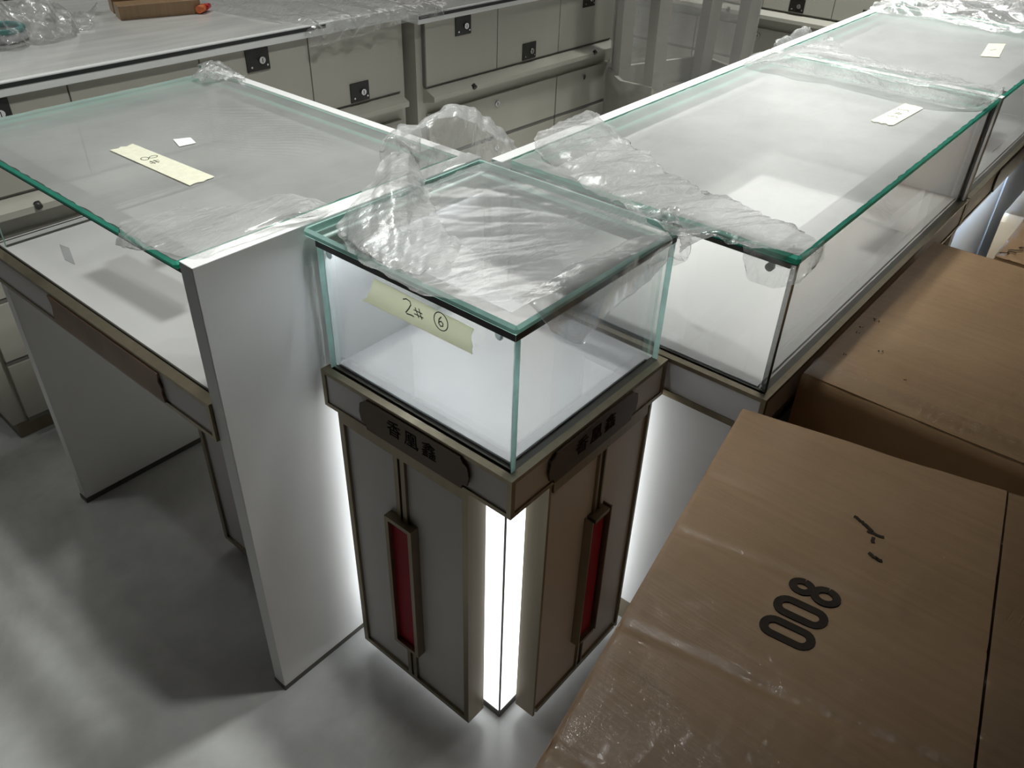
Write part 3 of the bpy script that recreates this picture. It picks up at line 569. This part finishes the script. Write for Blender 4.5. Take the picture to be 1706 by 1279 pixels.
# protective film lying flat on the glass
def flat(x0, x1, y0, y1, z, mat_, label, seed, amp=.00012, bumps=None):
    net = [[(x0+(x1-x0)*i/5, y0+(y1-y0)*j/5, z) for j in range(6)] for i in range(6)]
    return film('protective_film', net, 160, 200, amp, 7, seed, mat_, label, ragged=.003, keep=z-.0006, stretch=bumps)
def ripples(p):
    d = math.hypot((p.x-.22)/.14, (p.y-.86)/.22); w_ = max(0, 1-d*d)
    q = p.x*.8+p.y*.55+.04*noise.noise(p*7); return .0028*w_*(1-abs(math.sin(q*230)))**2
flat(-.183, .400, .484, 1.278, 1.0002, 'film_desk', 'flat protective film on the glass top of the left desk case', 21, bumps=ripples)
flat(.455, 1.572, -.174, .394, 1.0006, 'film_case', 'flat protective film on the glass top of the long right case', 22)
flat(1.65, 2.43, -.174, .394, 1.0006, 'film_case', 'flat protective film on the glass top of the second right case', 23)
# film on the back worktop
film('plastic_film', [[(-.15, 2.20, .975), (.1, 2.25, .98), (.35, 2.20, .98), (.60, 2.18, .975)], [(-.15, 2.08, 1.03), (.1, 2.1, 1.06), (.33, 2.05, 1.05), (.52, 2.08, .98)], [(-.15, 1.98, 1.02), (.1, 1.98, 1.05), (.32, 1.96, 1.03), (.48, 2.0, .98)], [(-.15, 1.90, .975), (.1, 1.90, .975), (.30, 1.90, .975), (.43, 1.95, .972)]], 80, 90, .014, 9, 31, 'film', 'heap of crumpled film on the back worktop at the top left', keep=None)
film('plastic_film', [[(.85, 2.10, .972), (1.1, 2.15, .99), (1.35, 2.15, .98), (1.6, 2.1, .965)], [(.85, 1.9, .972), (1.1, 1.9, .985), (1.35, 1.85, .98), (1.58, 1.85, .965)], [(.9, 1.66, .972), (1.1, 1.65, .98), (1.35, 1.63, .975), (1.52, 1.62, .965)], [(.92, 1.595, .95), (1.1, 1.588, .965), (1.35, 1.572, .965), (1.50, 1.56, .955)], [(.93, 1.592, .91), (1.1, 1.584, .915), (1.33, 1.568, .93), (1.47, 1.552, .93)]], 90, 90, .006, 9, 32, 'film', 'loose film draped over the edge where the two storage counters meet', keep=None)

# ------------------------------------------------------------- tape labels and tags
def jag(n, seed, w):
    r = random.Random(seed); return [(r.uniform(-w, w), i/(n-1)) for i in range(n)]
def tape(name, label, quad, fm, mat_, marks, loc, seed):
    """quad: corner list a (start) -> b (end), bottom/top; torn ends"""
    (a0, b0), (a1, b1), (a2, b2), (a3, b3) = quad     # start-bottom, end-bottom, end-top, start-top
    pts = []
    for dx, t in jag(7, seed, .004): pts.append((a1+(a2-a1)*t+dx, b1+(b2-b1)*t))
    for dx, t in jag(7, seed+1, .004): pts.append((a3+(a0-a3)*t+dx, b3+(b0-b3)*t))
    o = MB().prism(pts, 0, .0006, mat_, fm).build(name, None); tag(o, label, 'tape label')
    if marks:
        for st, w, cl in marks:
            k = MB().ribbon(st, w, lambda a, b, h: fm(a, b, h+.0007), 'ink', .0002, cl).build('pen_stroke'); k.parent = o
    return o
def circ(cx, cy, rx, ry, n=18, a0=0, a1=2*math.pi): return [(cx+rx*math.cos(a0+(a1-a0)*i/(n-1)), cy+ry*math.sin(a0+(a1-a0)*i/(n-1))) for i in range(n)]
fx = lambda a, b, h: (g0-.0015-h, -a, b)             # on the pedestal's front glass, a = -Y
pen = .0016
two = [(-.2215, .9545), (-.216, .957), (-.2105, .956), (-.2095, .952), (-.213, .946), (-.218, .9395), (-.2165, .9385), (-.209, .9395), (-.2055, .939)]
hsh = [[(-.198, .9515), (-.1925, .9395)], [(-.192, .9525), (-.1875, .9395)], [(-.2005, .9475), (-.1865, .9475)], [(-.200, .9425), (-.185, .9425)]]
six = [(-.147, .9585), (-.1515, .953), (-.1525, .946), (-.149, .9425), (-.1445, .944), (-.144, .9485), (-.1475, .951), (-.152, .948)]
def up(st, k=1.35):
    cx = (min(p[0] for p in st)+max(p[0] for p in st))/2; return [(cx+(p[0]-cx)*k, .948+(p[1]-.948)*k) for p in st]
two = up(two); hsh = [[(-.1925+(p[0]+.1925)*1.25, .946+(p[1]-.946)*1.25) for p in h] for h in hsh]; pen = .0019
tape('masking_tape', 'cream masking tape hand-marked 2 # and a circled 6 on the pedestal glass', [(-.313, .919), (-.086, .922), (-.088, .965), (-.286, .968)], fx, 'tape',
     [(two, pen, False)] + [(h, pen*.8, False) for h in hsh] + [(six, pen, False), (circ(-.148, .9505, .0135, .0145, 26), pen*.8, True)], None, 4)
ft = lambda z: (lambda a, b, h: (b, a, z+h))
e8 = circ(.868, -.008, .008, .0065, 16); e8b = circ(.866, .0075, .0055, .0075, 16)
tape('masking_tape', 'pale masking tape hand-marked 8 on the film over the left desk case', [(.703, -.021), (.953, -.029), (.951, .017), (.708, .030)], ft(1.0022), 'tape_pale',
     [(e8, .0014, True), (e8b, .0014, True), ([(.846, .006), (.846, -.012)], .0012, False), ([(.839, .004), (.839, -.014)], .0012, False), ([(.851, -.001), (.833, -.001)], .0012, False), ([(.851, -.008), (.833, -.008)], .0012, False)], None, 9)
fy = lambda a, b, h: (a, b, 1.0024+h)
tape('masking_tape', 'pale masking tape hand-marked on the film over the long right case', [(1.178, -.062), (1.354, -.070), (1.36, -.027), (1.175, -.015)], fy, 'tape_pale',
     [([(1.236, -.030), (1.243, -.046), (1.236, -.052)], .0016, False), ([(1.262, -.036), (1.278, -.042)], .0022, False), ([(1.262, -.043), (1.276, -.048)], .0022, False), ([(1.296, -.033), (1.304, -.030), (1.303, -.041), (1.309, -.049), (1.298, -.055)], .0016, False)], None, 14)
tape('masking_tape', 'short pale masking tape on the film over the second right case', [(1.962, -.028), (1.985, -.070), (2.169, -.042), (2.137, -.003)], fy, 'tape_pale', [([(2.05, -.03), (2.08, -.04)], .002, False)], None, 15)
o = MB().prism([(.069, .881), (.101, .876), (.110, .909), (.082, .923)], 1.0022, 1.0026, 'paper').build('paper_tag'); tag(o, 'small white paper tag on the film over the left desk case', 'tag')
o = MB().prism([(-.077, 1.202), (-.103, 1.124), (-.099, 1.089), (-.071, 1.171)], H1+.0022, H1+.0026, 'greytag').build('paper_tag'); tag(o, 'small grey tag lying inside the left desk case', 'tag')

# ------------------------------------------------------------- things on the back worktop
o = MB().box(-.12, .12, -.035, .035, 0, .04, 'card', .002).build('cardboard_strip'); o.location = (.70, 2.02, .9685); o.rotation_euler = (0, 0, -.30); tag(o, 'long brown cardboard strip on the back worktop, nearer of two', 'cardboard')
o = MB().box(-.13, .11, -.03, .03, 0, .06, 'card', .002).build('cardboard_strip'); o.location = (.74, 2.11, .9685); o.rotation_euler = (0, 0, -.30); tag(o, 'brown cardboard strip on the back worktop, behind the nearer strip', 'cardboard')
t = thing('glue_bottle', 'tiny red-capped bottle lying beside the cardboard on the back worktop', 'bottle', (.815, 1.955, .983), .5)
MB().cyl((-.03, 0, 0), (0, 0, 0), .011, 'orange').build('bottle_body', t)
MB().cyl((0, 0, 0), (.035, 0, .0), .012, 'redcap', .007).build('cap', t)
t = thing('tape_roll', 'clear tape roll with a teal rim on the back worktop at the left edge', 'tape roll', (.235, 2.02, .969))
MB().torus((0, 0, .030), .055, .0075, 'teal').build('rim', t)
MB().torus((0, 0, .012), .056, .011, 'clearwhite').build('tape_body', t)
MB().torus((-.02, -.06, .003), .05, .0015, 'clearwhite', seg=40, s2=6).build('loose_end', t)

# ------------------------------------------------------------- cardboard cartons
def carton(label, P, z1, z0=0.0, seed=1, sag=.006, marks=None):
    """P: four plan corners (near-left, far-left, far-right, near-right); soft-edged closed carton"""
    cx = sum(p[0] for p in P)/4; cy = sum(p[1] for p in P)/4
    t = thing('cardboard_box', label, 'cardboard box', (cx, cy, z0))
    n = 36; b = bmesh.new(); top = []
    def pt(u, v, z):
        a = Vector((P[0][0], P[0][1]))*(1-u)*(1-v)+Vector((P[1][0], P[1][1]))*(1-u)*v+Vector((P[2][0], P[2][1]))*u*v+Vector((P[3][0], P[3][1]))*u*(1-v)
        return Vector((a.x, a.y, z))
    def edge_wob(u, v, z): return .004*noise.noise(Vector((u*5+seed, v*5, z*4)))
    lv = [z0, z0+(z1-z0)*.3, z0+(z1-z0)*.6, z1-.03, z1-.008, z1-.002]; ins = [0, 0, 0, 0, .001, .004]
    ring = [(i/n, 0) for i in range(n)]+[(1, i/n) for i in range(n)]+[(1-i/n, 1) for i in range(n)]+[(0, 1-i/n) for i in range(n)]
    rows = []
    for z, s in zip(lv, ins):
        row = []
        for (u, v) in ring:
            q = pt(u, v, z); c = Vector((cx, cy, z)); d = (c-q); d.z = 0; q = q + d.normalized()*(s+abs(edge_wob(u, v, z))*(.0 if z == z0 else 1)); row.append(b.verts.new(q))
        rows.append(row)
    N_ = len(ring)
    for r in range(len(rows)-1):
        for i in range(N_):
            f = b.faces.new((rows[r][i], rows[r][(i+1) % N_], rows[r+1][(i+1) % N_], rows[r+1][i])); f.smooth = r > 2
    b.faces.new(rows[0][::-1])
    mb = MB(); mb.mi('card'); mb._merge(b)
    body = under(mb.build('box_body'), t)
    return t, body, pt
def top_panel(t, pt, z, u0, u1, v0, v1, name, seed, sag=.004, n=40, m='card', label=None, creases=()):
    b = bmesh.new(); G_ = []
    for i in range(n+1):
        row = []
        for j in range(n+1):
            u = u0+(u1-u0)*i/n; v = v0+(v1-v0)*j/n; q = pt(u, v, z)
            h = .0018*noise.noise(Vector((u*4+seed, v*4, 0)))-sag*math.sin(math.pi*u)*math.sin(math.pi*v)*.5 + .0010*math.sin(v*40+2*noise.noise(Vector((u*3, v*3, seed))))*(noise.noise(Vector((u*6, v*6, seed)))+.2)
            for vc, dp in creases: h -= dp*max(0, 1-abs(v+.015*noise.noise(Vector((u*3, vc*9, seed)))-vc)/.008)
            e = min(u, v, 1-u, 1-v); e2 = min(1, e/.012); h -= .003*(1-e2)
            q.z += h; row.append(b.verts.new(q))
        G_.append(row)
    for i in range(n):
        for j in range(n): b.faces.new((G_[i][j], G_[i+1][j], G_[i+1][j+1], G_[i][j+1])).smooth = True
    r_ = bmesh.ops.solidify(b, geom=b.faces[:], thickness=.003)
    mb = MB(); mb.mi(m); mb._merge(b); o = under(mb.build(name), t)
    if label: o['label'] = label
    return o
def skew(P, u, v): pass
Z8 = .75
# the near carton: corners from far-left, running toward the viewer
fl = Vector((.388, -.168)); d1 = Vector((-.9842, -.1768)); d2 = Vector((.205, -.9788))
far_r = fl + d2*.66; near_l = fl + d1*.95; near_r = far_r + d1*.95
P8 = [tuple(near_l), tuple(fl), tuple(far_r), tuple(near_r)]
t8, body8, pt8 = carton('large brown carton printed 008, nearest the viewer', P8, Z8, seed=2)
us = .60
f1 = top_panel(t8, pt8, Z8, .003, us-.0022, .003, .997, 'top_flap', 3, n=150, creases=((.80, .0022), (.66, .003), (.47, .0035), (.28, .0025)))
f2 = top_panel(t8, pt8, Z8, us+.0022, .997, .003, .997, 'top_flap', 4)
def glint_tape(t, x0, y0, x1, y1, z, w, seed, name='packing_tape'):
    L = math.hypot(x1-x0, y1-y0); d = Vector((x1-x0, y1-y0))/L; nn = Vector((-d.y, d.x)); n = int(L/.004); b = bmesh.new(); G_ = []
    for i in range(n+1):
        row = []
        for j in range(9):
            p = Vector((x0, y0))+d*(L*i/n)+nn*(w*(j/8-.5)); q = Vector((p.x, p.y, z)); q.z += abs(cr(q, seed, .0016, 30)); row.append(b.verts.new(q))
        G_.append(row)
    for i in range(n):
        for j in range(8): b.faces.new((G_[i][j], G_[i+1][j], G_[i+1][j+1], G_[i][j+1])).smooth = True
    mb = MB(); mb.mi('film_tape'); mb._merge(b); o = under(mb.build(name), t); o['label'] = 'clear packing tape'; return o
M['film_tape'] = film_mat('clear_packing_tape', .0, .7, .12, 60, .25, edgehaze=.0)
sa = pt8(us+.035, .999, 0); sb = pt8(us+.035, .0, 0)
glint_tape(t8, sa.x, sa.y, sb.x, sb.y, Z8+.0015, .05, 5)
# 008 print; local frame: a along digits (+X-ish), b toward digit tops
ax, ay = Vector((.978, .02)), Vector((-.115, .993)); ax = ax.normalized()
def f8(a, b, h):
    o_ = Vector((.058, -.419)); q = o_+ax*a+ay*b; return (q.x, q.y, Z8-.0008+h)
def stadium(cx, w, h, n=10):
    r = w/2; return [(cx+r*math.cos(a), h/2-r+r*math.sin(a)) for a in [math.pi*i/n for i in range(n+1)]]+[(cx+r*math.cos(a), -h/2+r+r*math.sin(a)) for a in [math.pi+math.pi*i/n for i in range(n+1)]]
mb = MB()
for cx in (-.044, -.004): mb.ribbon(stadium(cx, .0235, .056), .0105, f8, 'print', .0010, True)
mb.ribbon(circ(.037, .0145, .0095, .0115, 22), .0100, f8, 'print', .0010, False); mb.ribbon(circ(.037, -.0150, .0115, .0135, 22), .0100, lambda a, b, h: f8(a, b, h*1.6), 'print', .0010, False)
k = under(mb.build('printed_number'), t8); k['label'] = 'dark printed 008'
# torn spots
def tear(t, pts, z, w=.004, name='tear'):
    mb = MB()
    for st in pts: mb.ribbon(st, w, lambda a, b, h: (a, b, z+h), 'print', .0006)
    o = under(mb.build(name), t); o['label'] = 'dark tear in the cardboard'; return o
def squig(x, y, dx, dy, n, amp, seed):
    r = random.Random(seed); return [(x+dx*i/(n-1)+r.uniform(-amp, amp), y+dy*i/(n-1)+r.uniform(-amp, amp)) for i in range(n)]
zt = Z8-.0005
tear(t8, [squig(.262, -.406, -.004, -.010, 5, .001, 1), squig(.258, -.418, -.010, -.020, 8, .0012, 2), squig(.246, -.430, .002, -.022, 6, .001, 3), squig(.240, -.440, -.012, -.004, 5, .0012, 4), squig(.207, -.447, -.004, -.012, 6, .001, 5), squig(.203, -.458, .002, -.008, 4, .001, 6)], zt+.0006, .0048)
# second carton, flush against the long case
P2 = [(.547, -.2005), (1.262, -.2025), (1.262, -.86), (.547, -.86)]
t2, body2, pt2 = carton('brown film-wrapped carton between the near 008 carton and the torn carton', P2, .752, seed=8)
# (near-left, far-left, far-right, near-right) -> u across, v along +X
top_panel(t2, pt2, .752, .003, .997, .003, .997, 'top_flap', 9, .004)
glint_tape(t2, .575, -.2030, .575, -.8, .7545, .05, 12)
zt = .7545
for q, (x, y, s) in enumerate(((.80, -.235, .012), (.70, -.28, .010), (.645, -.235, .006), (.64, -.345, .005), (.735, -.225, .006), (.76, -.222, .006))):
    tear(t2, [squig(x, y, s*(.5 if q % 2 else 1), s*.4, 6, s*.25, 20+q), squig(x+s*.4, y-s*.5, s*.5, s*.2, 4, s*.2, 40+q)], zt, .0012, 'scuff')
# torn carton further along, and one behind it
P3 = [(1.50, -.302), (1.86, -.300), (1.86, -.80), (1.50, -.80)]
t3, body3, pt3 = carton('brown carton with a crushed, torn corner at the right edge beyond the wrapped carton', P3, .66, seed=15)
top_panel(t3, pt3, .66, .003, .997, .003, .997, 'top_flap', 16, .01)
tear(t3, [squig(1.52+.03*i, -.31-.012*i, .03, -.03, 6, .006, 60+i) for i in range(7)], .6625, .004, 'crushed_corner')
P4 = [(1.92, -.235), (2.6, -.235), (2.6, -.8), (1.92, -.8)]
t4, body4, pt4 = carton('tall brown carton standing behind the torn carton at the right edge', P4, .62, seed=19)
top_panel(t4, pt4, .62, .003, .997, .003, .997, 'top_flap', 23, .006)
